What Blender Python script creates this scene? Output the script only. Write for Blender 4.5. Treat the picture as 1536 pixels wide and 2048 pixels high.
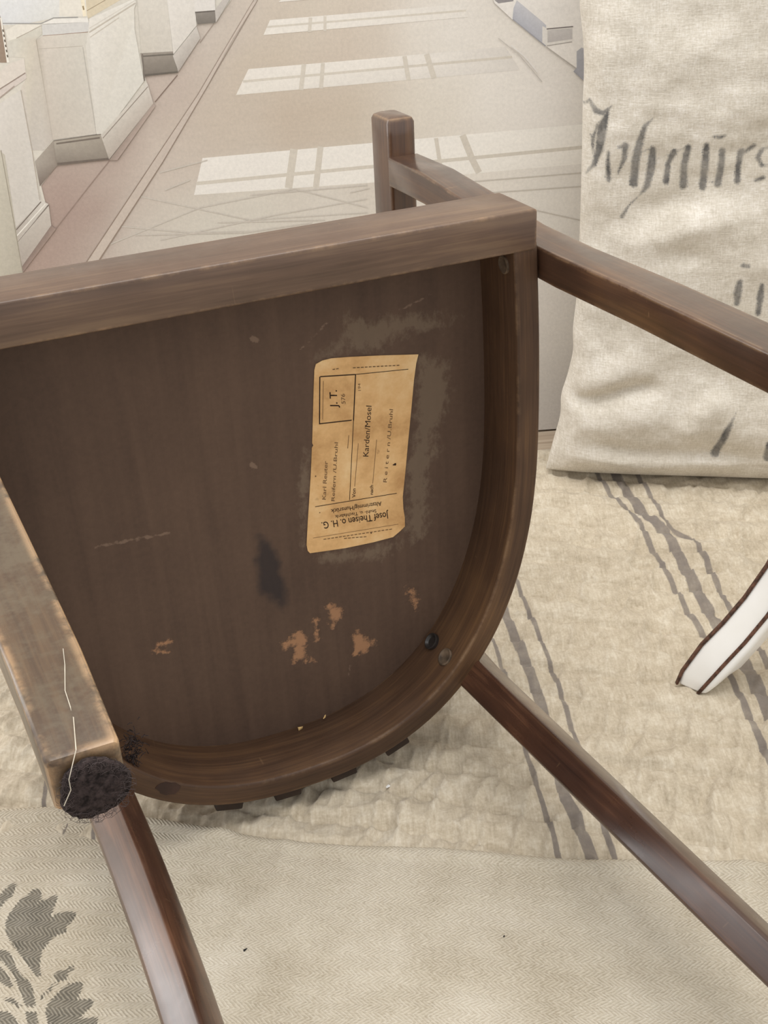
import bpy, bmesh, math, random
import numpy as np
from mathutils import Vector, Matrix

random.seed(7); rng = np.random.default_rng(11)
for o in list(bpy.data.objects): bpy.data.objects.remove(o)
S = bpy.context.scene
COL = S.collection

# ------------------------------------------------------------------ camera
F_PX, CX, CY = 2359.9, 768.0, 1024.0
CAM_H = 0.715
PITCH, ROLL = math.radians(29.7), math.radians(4.5)
_D = np.array([math.cos(PITCH)*math.sin(ROLL), math.cos(PITCH)*math.cos(ROLL), math.sin(PITCH)])
_F = np.array([0, 0, 1.0]) - _D[2]*_D; _F /= np.linalg.norm(_F)
_R = np.cross(_D, _F)
C2W = np.array([_R, _F, -_D])                 # camera (x right, y down, z forward) -> world
CAM = np.array([0, 0, CAM_H])
cam_data = bpy.data.cameras.new('camera'); cam = bpy.data.objects.new('camera', cam_data); COL.objects.link(cam)
cam_data.sensor_fit = 'VERTICAL'; cam_data.sensor_height = 36.0; cam_data.lens = 36.0*F_PX/2048.0
cam_data.clip_start = 0.01
mx, my, mz = C2W@[1, 0, 0], C2W@[0, -1, 0], C2W@[0, 0, -1]
cam.matrix_world = Matrix(((mx[0], my[0], mz[0], CAM[0]), (mx[1], my[1], mz[1], CAM[1]), (mx[2], my[2], mz[2], CAM[2]), (0, 0, 0, 1)))
S.camera = cam

# ------------------------------------------------------------------ world, lights, exposure
S.view_settings.view_transform = 'Standard'; S.view_settings.look = 'None'
S.view_settings.gamma = 1.0; S.view_settings.use_curve_mapping = False
S.view_settings.exposure = 0.12
W = bpy.data.worlds.new('world'); S.world = W; W.use_nodes = True
W.node_tree.nodes['Background'].inputs[0].default_value = (1.0, 0.99, 0.98, 1)
W.node_tree.nodes['Background'].inputs[1].default_value = 0.88
def area(name, loc, target, size, sizey, power, col):
    L = bpy.data.lights.new(name, 'AREA'); L.shape = 'RECTANGLE'; L.size = size; L.size_y = sizey; L.energy = power; L.color = col
    o = bpy.data.objects.new(name, L); COL.objects.link(o); o.location = loc
    o.rotation_euler = (Vector(target)-Vector(loc)).to_track_quat('-Z', 'Y').to_euler(); return o
area('window_daylight', (-1.75, 1.20, 1.10), (0, 1.0, 0.8), 0.44, 1.9, 13, (1.0, 0.99, 0.98))
area('ceiling_daylight', (0.3, 0.6, 2.9), (0.1, 0.9, 0), 2.0, 1.4, 46, (1.0, 0.98, 0.95))

# ------------------------------------------------------------------ helpers
def ray(u, v): return C2W@np.array([(u-CX)/F_PX, (v-CY)/F_PX, 1.0])
def on_floor(u, v, z=0.0):
    d = ray(u, v); return CAM + d*((z-CAM[2])/d[2])
def on_wall(u, v, y):
    d = ray(u, v); return CAM + d*(y/d[1])
def to_px(P):
    c = (np.asarray(P)-CAM)@C2W                # rows: world -> camera
    return np.stack([CX+F_PX*c[..., 0]/c[..., 2], CY+F_PX*c[..., 1]/c[..., 2]], -1)
def lin(c):
    c = [x/255 for x in c]
    return tuple((x/12.92 if x <= .04045 else ((x+.055)/1.055)**2.4) for x in c)+(1.0,)
def prop(o, label=None, cat=None, group=None, kind=None):
    if label: o['label'] = label
    if cat: o['category'] = cat
    if group: o['group'] = group
    if kind: o['kind'] = kind
    return o
def link(name, me, mat=None, parent=None, sharp=35):
    o = bpy.data.objects.new(name, me); COL.objects.link(o)
    if mat is not None: me.materials.append(mat)
    if sharp is not None:
        me.polygons.foreach_set('use_smooth', [True]*len(me.polygons))
        me.set_sharp_from_angle(angle=math.radians(sharp))
    if parent is not None: o.parent = parent
    return o
def empty(name, loc=(0, 0, 0)):
    o = bpy.data.objects.new(name, None); COL.objects.link(o); o.location = loc; o.empty_display_size = .05; return o
def vnoise(x, y, seed=0):
    r = np.random.default_rng(seed).random((256, 256))
    xi, yi = np.floor(x).astype(int), np.floor(y).astype(int); fx, fy = x-xi, y-yi
    fx, fy = fx*fx*fx*(fx*(fx*6-15)+10), fy*fy*fy*(fy*(fy*6-15)+10)
    g = lambda a, b: r[a % 256, b % 256]
    return ((g(xi, yi)*(1-fx)+g(xi+1, yi)*fx)*(1-fy)+(g(xi, yi+1)*(1-fx)+g(xi+1, yi+1)*fx)*fy)*2-1
def fbm(x, y, seed=0, o=4):
    s = np.zeros_like(x); a = 1.0
    for i in range(o): s += a*vnoise(x*2**i, y*2**i, seed+i); a *= .5
    return s
def sdf_poly(P, poly):
    poly = np.array(poly, float); a, b = poly, np.roll(poly, -1, 0)
    d = np.full(len(P), 1e9); ins = np.zeros(len(P), bool)
    for p, q in zip(a, b):
        e = q-p; t = np.clip(((P-p)@e)/(e@e+1e-9), 0, 1)
        d = np.minimum(d, np.hypot(*(P-p-t[:, None]*e).T))
        c = ((p[1] > P[:, 1]) != (q[1] > P[:, 1]))
        with np.errstate(divide='ignore', invalid='ignore'):
            ins ^= c & (P[:, 0] < (q[0]-p[0])*(P[:, 1]-p[1])/(q[1]-p[1]+1e-12)+p[0])
    return np.where(ins, d, -d)
def sdf_line(P, pts, w):
    d = np.full(len(P), -1e9)
    if not hasattr(w, '__len__'): w = [w]*len(pts)
    for (p, q, w0, w1) in zip(pts[:-1], pts[1:], w[:-1], w[1:]):
        p, q = np.array(p, float), np.array(q, float); e = q-p; t = np.clip(((P-p)@e)/(e@e+1e-9), 0, 1)
        d = np.maximum(d, (w0+(w1-w0)*t)/2-np.hypot(*(P-p-t[:, None]*e).T))
    return d
def union_sdf(P, polys=(), lines=()):
    d = np.full(len(P), -30.0)
    for po in polys:
        A = np.array(po); m = np.all((P > A.min(0)-20) & (P < A.max(0)+20), 1)
        if m.any(): d[m] = np.maximum(d[m], sdf_poly(P[m], po))
    for pts, w in lines:
        A = np.array(pts); ww = max(w) if hasattr(w, '__len__') else w
        m = np.all((P > A.min(0)-20-ww) & (P < A.max(0)+20+ww), 1)
        if m.any(): d[m] = np.maximum(d[m], sdf_line(P[m], pts, w))
    return np.clip(d, -30, 30)
def grid_mesh(name, V, nu, nv, attrs={}):
    """V: (nv,nu,3) array of vertices"""
    i = np.arange(nv*nu).reshape(nv, nu)
    q = np.stack([i[:-1, :-1], i[:-1, 1:], i[1:, 1:], i[1:, :-1]], -1).reshape(-1, 4)
    me = bpy.data.meshes.new(name)
    me.vertices.add(nu*nv); me.vertices.foreach_set('co', V.reshape(-1).astype(np.float32))
    me.loops.add(q.size); me.loops.foreach_set('vertex_index', q.reshape(-1).astype(np.int32))
    me.polygons.add(len(q)); me.polygons.foreach_set('loop_start', np.arange(0, q.size, 4, dtype=np.int32))
    me.update(calc_edges=True); me.validate()
    for k, v in attrs.items():
        a = me.attributes.new(k, 'FLOAT', 'POINT'); a.data.foreach_set('value', np.asarray(v, np.float32).reshape(-1))
    return me
def pydata(name, v, f):
    me = bpy.data.meshes.new(name); me.from_pydata([tuple(p) for p in v], [], f); me.update(); return me
def rounded(hw, hh, r, n=3):
    r = min(r, hw*.95, hh*.95); out = []
    for cx, cy, a0 in ((hw-r, hh-r, 0), (-hw+r, hh-r, 90), (-hw+r, -hh+r, 180), (hw-r, -hh+r, 270)):
        for k in range(n+1):
            a = math.radians(a0+90*k/n); out.append((cx+r*math.cos(a), cy+r*math.sin(a)))
    return out
def sweep(name, st, r=.003, endr=.002, n=3, section=None):
    """st: stations (centre, uvec, vvec, half_u, half_v). Long box with rounded edges, UV in metres along the length."""
    st = [(Vector(c), Vector(u).normalized(), Vector(v).normalized(), a, b) for c, u, v, a, b in st]
    def ext(s0, s1, e):
        t = (s0[0]-s1[0]).normalized()
        return (s0[0]-t*0, s0[1], s0[2], s0[3]-e, s0[4]-e), (s0[0]-t*e*.3, s0[1], s0[2], s0[3]-e*.3, s0[4]-e*.3), (s0[0]-t*e, s0[1], s0[2], s0[3], s0[4])
    full = list(ext(st[0], st[1], endr))+st[1:-1]+list(ext(st[-1], st[-2], endr))[::-1]
    V, rows, L = [], [], 0; prev = None; us = []
    for c, u, v, a, b in full:
        if prev is not None: L += (c-prev).length
        prev = c; us.append(L)
        sec = section(a, b) if section else rounded(a, b, r, n)
        rows.append(len(V)); V += [c+u*x+v*y for x, y in sec]
    m = len(sec); F = []; UV = []
    per = [0]
    for k in range(m): x0, y0 = sec[k]; x1, y1 = sec[(k+1) % m]; per.append(per[-1]+math.hypot(x1-x0, y1-y0))
    for i in range(len(rows)-1):
        for k in range(m):
            k2 = (k+1) % m
            F.append((rows[i]+k, rows[i]+k2, rows[i+1]+k2, rows[i+1]+k)); UV.append(((us[i], per[k]), (us[i], per[k+1]), (us[i+1], per[k+1]), (us[i+1], per[k])))
    F.append(tuple(rows[0]+k for k in range(m))[::-1]); UV.append(tuple((sec0[0]*.3, sec0[1]) for sec0 in sec[::-1]))
    F.append(tuple(rows[-1]+k for k in range(m))); UV.append(tuple((sec0[0]*.3, sec0[1]) for sec0 in sec))
    me = pydata(name, V, F); uv = me.uv_layers.new(name='grain')
    flat = [c for f in UV for p in f for c in p]; uv.data.foreach_set('uv', flat)
    bm = bmesh.new(); bm.from_mesh(me); bmesh.ops.recalc_face_normals(bm, faces=bm.faces); bm.to_mesh(me); bm.free()
    return me

# ------------------------------------------------------------------ node materials
class NT:
    def __init__(s, name):
        s.m = bpy.data.materials.new(name); s.m.use_nodes = True; s.t = s.m.node_tree; s.n = s.t.nodes; s.l = s.t.links
        s.b = s.n['Principled BSDF']
    def new(s, t, **k):
        x = s.n.new(t)
        for a, b in k.items(): setattr(x, a, b)
        return x
    def put(s, sock, v):
        if hasattr(v, 'is_output'): s.l.new(v, sock)
        else: sock.default_value = v
    def math(s, op, a, b=0.0, c=0.0, clamp=False):
        x = s.new('ShaderNodeMath', operation=op); x.use_clamp = clamp
        for i, v in enumerate((a, b, c)): s.put(x.inputs[i], v)
        return x.outputs[0]
    def noise(s, vec, scale, detail=3, rough=.55, dist=0):
        x = s.new('ShaderNodeTexNoise'); s.put(x.inputs['Vector'], vec); x.inputs['Scale'].default_value = scale
        x.inputs['Detail'].default_value = detail; x.inputs['Roughness'].default_value = rough; x.inputs['Distortion'].default_value = dist
        return x.outputs[0]
    def map(s, vec, scale=(1, 1, 1), loc=(0, 0, 0)):
        x = s.new('ShaderNodeMapping'); s.put(x.inputs[0], vec); x.inputs['Scale'].default_value = scale; x.inputs['Location'].default_value = loc
        return x.outputs[0]
    def ramp(s, f, stops):
        x = s.new('ShaderNodeValToRGB'); s.put(x.inputs[0], f); e = x.color_ramp.elements
        while len(e) < len(stops): e.new(.5)
        for el, (p, c) in zip(e, stops): el.position = p; el.color = c
        return x.outputs[0]
    def rng(s, v, a, b, c=0.0, d=1.0):
        x = s.new('ShaderNodeMapRange'); s.put(x.inputs[0], v)
        for i, q in enumerate((a, b, c, d)): x.inputs[i+1].default_value = q
        return x.outputs[0]
    def mix(s, f, a, b, mode='MIX'):
        x = s.new('ShaderNodeMix', data_type='RGBA', blend_type=mode); s.put(x.inputs[0], f); s.put(x.inputs[6], a); s.put(x.inputs[7], b); return x.outputs[2]
    def attr(s, nm): return s.new('ShaderNodeAttribute', attribute_name=nm).outputs['Fac']
    def obj(s): return s.new('ShaderNodeTexCoord').outputs['Object']
    def uv(s): return s.new('ShaderNodeTexCoord').outputs['UV']
    def bump(s, h, strength=.3, dist=.001):
        x = s.new('ShaderNodeBump'); x.inputs['Strength'].default_value = strength; x.inputs['Distance'].default_value = dist; s.put(x.inputs['Height'], h)
        s.l.new(x.outputs[0], s.b.inputs['Normal']); return x
    def out(s, col, rough=.6, spec=.4):
        s.put(s.b.inputs['Base Color'], col); s.put(s.b.inputs['Roughness'], rough); s.b.inputs['Specular IOR Level'].default_value = spec; return s.m

def wood(name, dark, mid, light, rough=.38, spec=.5, wear=.5, wearcol=(196, 160, 120), dust=0.0, dustcol=(150, 138, 118), coat=0.0, wt=(.47, .62), wr=.0045):
    t = NT(name); uv = t.uv(); ob = t.obj()
    g1 = t.noise(t.map(uv, (10, 420, 1)), 1.0, 4, .6, .4)
    g2 = t.noise(t.map(uv, (4, 45, 1)), 1.0, 4, .6, 1.2)
    g3 = t.noise(ob, 9, 3)
    f = t.math('ADD', t.math('ADD', t.math('MULTIPLY', g1, .30), t.math('MULTIPLY', g2, .35)), t.math('MULTIPLY', g3, .35))
    col = t.ramp(f, [(.34, lin(dark)), (.5, lin(mid)), (.66, lin(light))])
    if dust > 0:
        dm = t.math('MULTIPLY', t.rng(t.math('ADD', t.math('MULTIPLY', t.noise(ob, 26, 6, .75), .7), t.math('MULTIPLY', t.noise(ob, 300, 3), .3)), .42, .58), dust, clamp=True)
        col = t.mix(dm, col, lin(dustcol))
    # worn arrises and scratches
    bev = t.new('ShaderNodeBevel'); bev.samples = 4; bev.inputs['Radius'].default_value = wr
    geo = t.new('ShaderNodeNewGeometry'); dot = t.new('ShaderNodeVectorMath', operation='DOT_PRODUCT')
    t.l.new(bev.outputs[0], dot.inputs[0]); t.l.new(geo.outputs['Normal'], dot.inputs[1])
    e = t.rng(dot.outputs['Value'], .985, .86)
    wn = t.rng(t.noise(ob, 34, 5, .7), *wt)
    scr = t.rng(t.noise(t.map(uv, (55, 16, 1)), 1.0, 2, .5, 2.5), .74, .80)
    wm = t.math('MULTIPLY', t.math('MAXIMUM', t.math('MULTIPLY', e, wn), t.math('MULTIPLY', scr, .25)), wear, clamp=True)
    col = t.mix(wm, col, lin(wearcol))
    r = t.rng(t.noise(ob, 30, 4), .3, .7, rough-.08, rough+.12)
    t.bump(t.math('ADD', t.math('MULTIPLY', g1, .5), t.math('MULTIPLY', t.noise(ob, 140, 3), .35)), .22, .0006)
    m = t.out(col, r, spec)
    t.b.inputs['Coat Weight'].default_value = coat; t.b.inputs['Coat Roughness'].default_value = .22
    return m
def plain(name, c, rough=.6, spec=.3, var=.12, scale=60, bump=.1):
    t = NT(name); n = t.noise(t.obj(), scale, 4, .6)
    a = lin([x*(1-var) for x in c]); b = lin([min(255, x*(1+var)) for x in c])
    col = t.ramp(n, [(.35, a), (.65, b)]); t.bump(n, bump, .001); return t.out(col, rough, spec)

M = {}
M['rail'] = wood('rail_wood', (74, 57, 46), (99, 78, 64), (124, 101, 80), .44, .4, .8, coat=.3)
M['ring'] = wood('apron_wood', (52, 36, 26), (80, 58, 42), (108, 80, 54), .5, .35, .5)
M['leg'] = wood('leg_wood', (44, 30, 22), (74, 50, 36), (108, 76, 50), .36, .5, .9, coat=.9, wt=(.43, .56))
M['rearleg'] = wood('rear_leg_wood', (42, 25, 19), (70, 45, 33), (116, 80, 58), .3, .5, .5, coat=.75)
M['dusty'] = wood('dusty_leg_wood', (56, 43, 33), (80, 62, 46), (108, 86, 62), .42, .45, 1.3, (206, 168, 126), .75, (100, 89, 72), coat=.25, wt=(.38, .52), wr=.007)
M['dark'] = plain('dark_trim', (44, 32, 27), .5, .3)
M['hole'] = plain('screw_head', (40, 36, 34), .42, .5)
M['plug'] = plain('wood_plug', (92, 78, 64), .5, .4, .25, 120)

def panel_mat():
    t = NT('seat_underside'); ob = t.obj()
    st = t.noise(t.map(ob, (70, 3, 1)), 1.0, 4, .6, .3); big = t.noise(ob, 7, 3); fine = t.noise(ob, 260, 3)
    f = t.math('ADD', t.math('ADD', t.math('MULTIPLY', st, .4), t.math('MULTIPLY', big, .4)), t.math('MULTIPLY', fine, .2))
    col = t.ramp(f, [(.30, lin((74, 57, 48))), (.5, lin((89, 70, 58))), (.70, lin((102, 81, 67)))])
    n2 = t.noise(ob, 46, 6, .7)
    rs = t.math('ADD', t.attr('residue'), t.rng(n2, .3, .7, -16, 16))
    rs = t.math('ADD', rs, t.rng(t.noise(t.map(ob, (160, 90, 1)), 1.0, 4, .7), .3, .7, -14, 14)); col = t.mix(t.math('MULTIPLY', t.rng(rs, -6, 14), .5), col, lin((128, 112, 94)))
    dk = t.math('ADD', t.attr('stain'), t.rng(t.noise(ob, 60, 4), .3, .7, -8, 8))
    col = t.mix(t.math('MULTIPLY', t.rng(dk, -8, 10), .75), col, lin((38, 36, 40)))
    ch = t.math('ADD', t.attr('chip'), t.rng(t.noise(ob, 150, 5, .7), .3, .7, -9, 9))
    cm = t.rng(ch, -3.0, 5)
    col = t.mix(t.math('MULTIPLY', cm, .68), col, lin((182, 136, 100)))
    sc = t.rng(t.math('ADD', t.attr('scratch'), t.rng(t.noise(ob, 200, 4), .3, .7, -3, 3)), -1, 1.5)
    col = t.mix(t.math('MULTIPLY', sc, .42), col, lin((150, 126, 108)))
    t.bump(t.math('ADD', t.math('MULTIPLY', st, .6), t.math('SUBTRACT', t.math('MULTIPLY', fine, .25), cm)), .25, .0008)
    return t.out(col, .62, .3)
M['panel'] = panel_mat()
def paper_mat():
    t = NT('aged_paper'); ob = t.obj()
    n = t.noise(ob, 30, 5, .65); n2 = t.noise(ob, 500, 3)
    col = t.ramp(n, [(.3, lin((190, 146, 96))), (.52, lin((222, 180, 126))), (.7, lin((234, 200, 150)))])
    sp = t.rng(t.noise(ob, 95, 3), .70, .76); col = t.mix(t.math('MULTIPLY', sp, .35), col, lin((140, 98, 60)))
    t.bump(t.math('ADD', n, t.math('MULTIPLY', n2, .2)), .3, .0008); return t.out(col, .75, .2)
M['paper'] = paper_mat()
M['ink'] = plain('printing_ink', (48, 32, 24), .7, .2, .1)
M['ink_grey'] = plain('typewriter_ink', (120, 92, 64), .7, .2, .12, 900)
M['felt'] = plain('felt', (50, 43, 42), .95, .1, .35, 500, .8)
M['fibre'] = plain('lint', (84, 75, 74), .9, .1)
M['thread'] = plain('pale_thread', (196, 188, 172), .9, .1)
M['wall'] = plain('plaster', (206, 200, 190), .8, .2)
M['white_paint'] = None

def linen(name, dark, mid, light, thr=(700, 60), ink=None, inkcol=(70, 70, 74), inkmax=.8, coord='obj', stain=.3, bump=.5, fmin=.35, jit=6, ks=(-3, 5)):
    t = NT(name); ob = t.obj() if coord == 'obj' else t.uv()
    a = t.noise(t.map(ob, (thr[0], thr[1], thr[1])), 1.0, 3, .6, .2)
    b = t.noise(t.map(ob, (thr[1], thr[1] if coord == 'obj' else thr[0], thr[0])), 1.0, 3, .6, .2)
    c = t.noise(ob, 22, 6, .72); d = t.noise(ob, 420, 2)
    f = t.math('ADD', t.math('ADD', t.math('MULTIPLY', a, .25), t.math('MULTIPLY', b, .25)), t.math('ADD', t.math('MULTIPLY', c, .32), t.math('MULTIPLY', d, .18)))
    col = t.ramp(f, [(.36, lin(dark)), (.5, lin(mid)), (.62, lin(light))])
    h = t.math('ADD', t.math('MULTIPLY', t.math('ADD', a, b), .6), t.math('MULTIPLY', d, .5))
    if ink:
        k = t.math('ADD', t.attr(ink), t.rng(t.math('ADD', t.math('MULTIPLY', t.math('ADD', a, b), .5), t.math('MULTIPLY', d, .5)), .7, 1.3, -jit, jit))
        fade = t.rng(t.noise(ob, 40, 4, .65), .3, .62, fmin, 1)
        col = t.mix(t.math('MULTIPLY', t.math('MULTIPLY', t.rng(k, *ks), fade), inkmax), col, lin(inkcol))
    t.bump(h, bump, .0008)
    m = t.out(col, .92, .12)
    t.b.inputs['Sheen Weight'].default_value = .15
    return m
def runner_mat():
    t = NT('herringbone_linen'); uv = t.uv(); sep = t.new('ShaderNodeSeparateXYZ'); 
    wob = t.noise(uv, 9, 2); 
    t.l.new(uv, sep.inputs[0]); x, y = sep.outputs[0], sep.outputs[1]
    y2 = t.math('ADD', y, t.math('MULTIPLY', wob, .012))
    pp = t.math('PINGPONG', y2, .0062)
    ph = t.math('MULTIPLY', t.math('ADD', t.math('ADD', x, t.math('MULTIPLY', pp, 1.25)), t.math('MULTIPLY', t.noise(uv, 70, 3), .0050)), 2*math.pi/.0036)
    w = t.math('SINE', ph); w01 = t.math('MULTIPLY_ADD', w, .5, .5)
    n = t.noise(uv, 10, 5, .65); d = t.noise(t.map(uv, (300, 900, 1)), 1.0, 3)
    f = t.math('ADD', t.math('ADD', t.math('MULTIPLY', w01, .08), t.math('MULTIPLY', n, .5)), t.math('MULTIPLY', d, .42))
    col = t.ramp(f, [(.34, lin((170, 158, 137))), (.5, lin((198, 188, 169))), (.66, lin((216, 208, 192)))])
    k = t.math('ADD', t.attr('motif'), t.rng(t.math('ADD', t.math('MULTIPLY', w01, .5), d), .5, 1.1, 1.6, -1.6))
    fade = t.rng(t.math('ADD', t.math('MULTIPLY', w01, .45), t.math('MULTIPLY', t.noise(uv, 60, 4), .8)), .25, .8, 1.0, .6)
    col = t.mix(t.math('MULTIPLY', t.math('MULTIPLY', t.rng(k, -1, 1), fade), .9), col, lin((74, 72, 66)))
    t.bump(t.math('ADD', t.math('MULTIPLY', w01, .6), t.math('MULTIPLY', d, .7)), .8, .0012)
    return t.out(col, .93, .1)
M['runner'] = runner_mat()
M['quilt'] = linen('quilted_linen', (168, 155, 134), (194, 182, 161), (214, 205, 187), (420, 60), 'stripe', (118, 110, 105), .9, bump=.45, fmin=.75, jit=2, ks=(-1, 1))
M['sack'] = linen('sack_linen', (190, 182, 167), (213, 206, 193), (232, 227, 218), (720, 100), 'ink', (60, 62, 66), .88, bump=.7, fmin=.55, jit=4.5, ks=(-3.5, 1.5))

# ------------------------------------------------------------------ the setting
WALL_Y = 1.452
def box(name, x0, x1, y0, y1, z0, z1, mat, parent=None, bev=0.0):
    bm = bmesh.new(); bmesh.ops.create_cube(bm, size=1)
    for v in bm.verts: v.co = Vector(((x0+x1)/2+v.co.x*(x1-x0), (y0+y1)/2+v.co.y*(y1-y0), (z0+z1)/2+v.co.z*(z1-z0)))
    if bev: bmesh.ops.bevel(bm, geom=bm.edges[:], offset=bev, segments=2, affect='EDGES', profile=.6)
    me = bpy.data.meshes.new(name); bm.to_mesh(me); bm.free(); return link(name, me, mat, parent)
def plank_mat():
    t = NT('floor_boards'); ob = t.obj(); g = t.noise(t.map(ob, (3, 90, 1)), 1.0, 4, .6, .5)
    col = t.ramp(g, [(.35, lin((150, 132, 112))), (.65, lin((184, 168, 148)))]); t.bump(g, .15, .001); return t.out(col, .5, .35)
M['plank'] = plank_mat()
FLOOR_Z = -0.0065
fl = prop(box('floor', -2.5, 2.5, -1.5, WALL_Y+.06, FLOOR_Z-.05, FLOOR_Z-.012, M['plank']), 'pale worn wooden floor under the cloths', kind='structure')
bme = None
for k in range(10):
    y1 = WALL_Y+.03-k*.14
    b = box('plank', -2.5, 2.5, y1-.1385, y1, FLOOR_Z-.012, FLOOR_Z, M['plank'], fl, .0012)
wall = prop(box('wall_back', -2.5, 2.5, WALL_Y+.012, WALL_Y+.06, FLOOR_Z, 2.4, M['wall']), 'plain plaster wall behind the printed corridor mural', kind='structure')

# printed corridor mural: a flat panel with its print as flat coloured areas
mural = prop(empty('wall_mural', (0, WALL_Y, 0)), 'large printed wall mural of a pale corridor with pillars and sunlit floor', 'mural')
box('panel', -2.2, 2.2, 0.0, .009, -.0035, 2.2, M['wall'], mural)
def print_mat():
    t = NT('mural_print'); a = t.new('ShaderNodeAttribute', attribute_name='print_colour')
    n = t.noise(t.obj(), 260, 3, .7); n2 = t.noise(t.map(t.obj(), (20, 1, 120)), 1.0, 3)
    f = t.math('ADD', t.rng(n, .25, .75, 1.02, 1.18), t.rng(n2, .3, .7, -.02, .02))
    v = t.new('ShaderNodeVectorMath', operation='SCALE'); t.l.new(a.outputs['Color'], v.inputs[0]); t.put(v.inputs['Scale'], f)
    return t.out(v.outputs[0], .55, .25)
M['print'] = print_mat()
PV, PF, PC = [], [], []
layer = [0]
def wpt(u, v): p = on_wall(u, v, WALL_Y); return (p[0], p[2])
def add_poly(px, cols):
    layer[0] += 1; y = -.0003-.000012*layer[0]
    i0 = len(PV)
    for k, (u, v) in enumerate(px):
        x, z = wpt(u, v); PV.append((x, y, z)); PC.append(lin(cols[k] if isinstance(cols[0], (tuple, list)) else cols))
    PF.append(tuple(range(i0, i0+len(px))))
def add_line(px, w, col):
    layer[0] += 1; y = -.0003-.000012*layer[0]; n = len(px)
    ws = w if hasattr(w, '__len__') else [w]*n; i0 = len(PV)
    for k in range(n):
        a = np.array(px[max(k-1, 0)], float); b = np.array(px[min(k+1, n-1)], float); t = b-a; t /= np.linalg.norm(t); nn = np.array([-t[1], t[0]])*ws[k]/2
        for s in (1, -1):
            x, z = wpt(*(np.array(px[k])+s*nn)); PV.append((x, y, z)); PC.append(lin(col))
    for k in range(n-1): j = i0+2*k; PF.append((j, j+1, j+3, j+2))
# base: floor of the pictured corridor, soft gradient from control colours (picture px -> colour)
ctrl = [((-200, 600), (158, 138, 128)), ((60, 520), (168, 148, 138)), ((150, 420), (166, 146, 137)), ((230, 300), (178, 162, 152)), ((330, 180), (188, 174, 164)), ((440, 60), (196, 186, 176)),
        ((300, 500), (200, 192, 182)), ((380, 460), (208, 203, 192)), ((500, 420), (210, 205, 194)), ((650, 400), (212, 206, 196)), ((330, 330), (200, 189, 178)), ((420, 250), (196, 184, 170)), ((600, 240), (192, 178, 162)), ((700, 230), (196, 184, 168)),
        ((520, 120), (196, 184, 168)), ((680, 95), (200, 188, 174)), ((640, 20), (202, 192, 178)), ((850, 210), (214, 207, 195)), ((900, 60), (220, 215, 207)), ((1000, 180), (226, 221, 213)), ((1080, 200), (228, 223, 216)), ((950, 380), (222, 216, 206)), ((1100, 420), (222, 217, 208)),
        ((1120, 520), (218, 212, 204)), ((1110, 850), (200, 195, 189)), ((1300, 600), (214, 209, 201)), ((600, 800), (208, 202, 192)), ((100, 900), (190, 176, 166)), ((1400, 0), (226, 221, 214)), ((600, -300), (206, 198, 188))]
cp = np.array([wpt(*c[0]) for c in ctrl]); cc = np.array([lin(c[1])[:3] for c in ctrl])
gx, gz = np.meshgrid(np.linspace(-2.2, 2.2, 111), np.linspace(-.0035, 2.2, 71)); G = np.stack([gx, gz], -1).reshape(-1, 2)
d2 = ((G[:, None]-cp[None])**2).sum(-1); wgt = 1/(d2+.0006)**1.6; gc = (wgt@cc)/wgt.sum(1, keepdims=True)
for p, c in zip(G, gc): PV.append((p[0], -.0003, p[1])); PC.append((*c, 1.0))
for j in range(70):
    for i in range(110): a = j*111+i; PF.append((a, a+1, a+112, a+111))
h = lambda L: [(x/2, y/2) for x, y in L]
q2 = lambda L: [(700+x*.5443, y*.5443) for x, y in L]
q5 = lambda L: [(x*300/1536, y*300/1536) for x, y in L]
# sunlit patches with window-bar shadows
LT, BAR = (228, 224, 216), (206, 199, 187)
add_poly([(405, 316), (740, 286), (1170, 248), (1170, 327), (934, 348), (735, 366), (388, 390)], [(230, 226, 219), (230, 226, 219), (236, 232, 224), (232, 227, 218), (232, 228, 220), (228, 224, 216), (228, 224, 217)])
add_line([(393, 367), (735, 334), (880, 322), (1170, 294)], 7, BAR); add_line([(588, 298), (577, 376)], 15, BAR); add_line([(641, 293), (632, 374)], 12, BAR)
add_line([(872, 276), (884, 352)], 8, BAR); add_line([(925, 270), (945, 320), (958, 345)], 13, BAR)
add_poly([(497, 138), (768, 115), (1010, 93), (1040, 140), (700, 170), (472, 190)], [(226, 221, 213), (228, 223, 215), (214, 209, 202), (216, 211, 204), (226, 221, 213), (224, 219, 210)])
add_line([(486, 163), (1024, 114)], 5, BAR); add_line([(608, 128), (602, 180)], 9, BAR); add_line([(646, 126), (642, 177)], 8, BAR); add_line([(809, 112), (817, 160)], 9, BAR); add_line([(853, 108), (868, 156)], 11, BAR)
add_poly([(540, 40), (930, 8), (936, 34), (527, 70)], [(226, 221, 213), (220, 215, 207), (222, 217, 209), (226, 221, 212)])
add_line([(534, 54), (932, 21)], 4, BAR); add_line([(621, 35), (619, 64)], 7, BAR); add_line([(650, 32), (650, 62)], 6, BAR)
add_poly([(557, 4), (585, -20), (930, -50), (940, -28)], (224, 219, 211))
# hazy bright floor near the right wall
for u0, u1, v0, v1 in ((930, 1010, -20, 230),):
    pass
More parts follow.
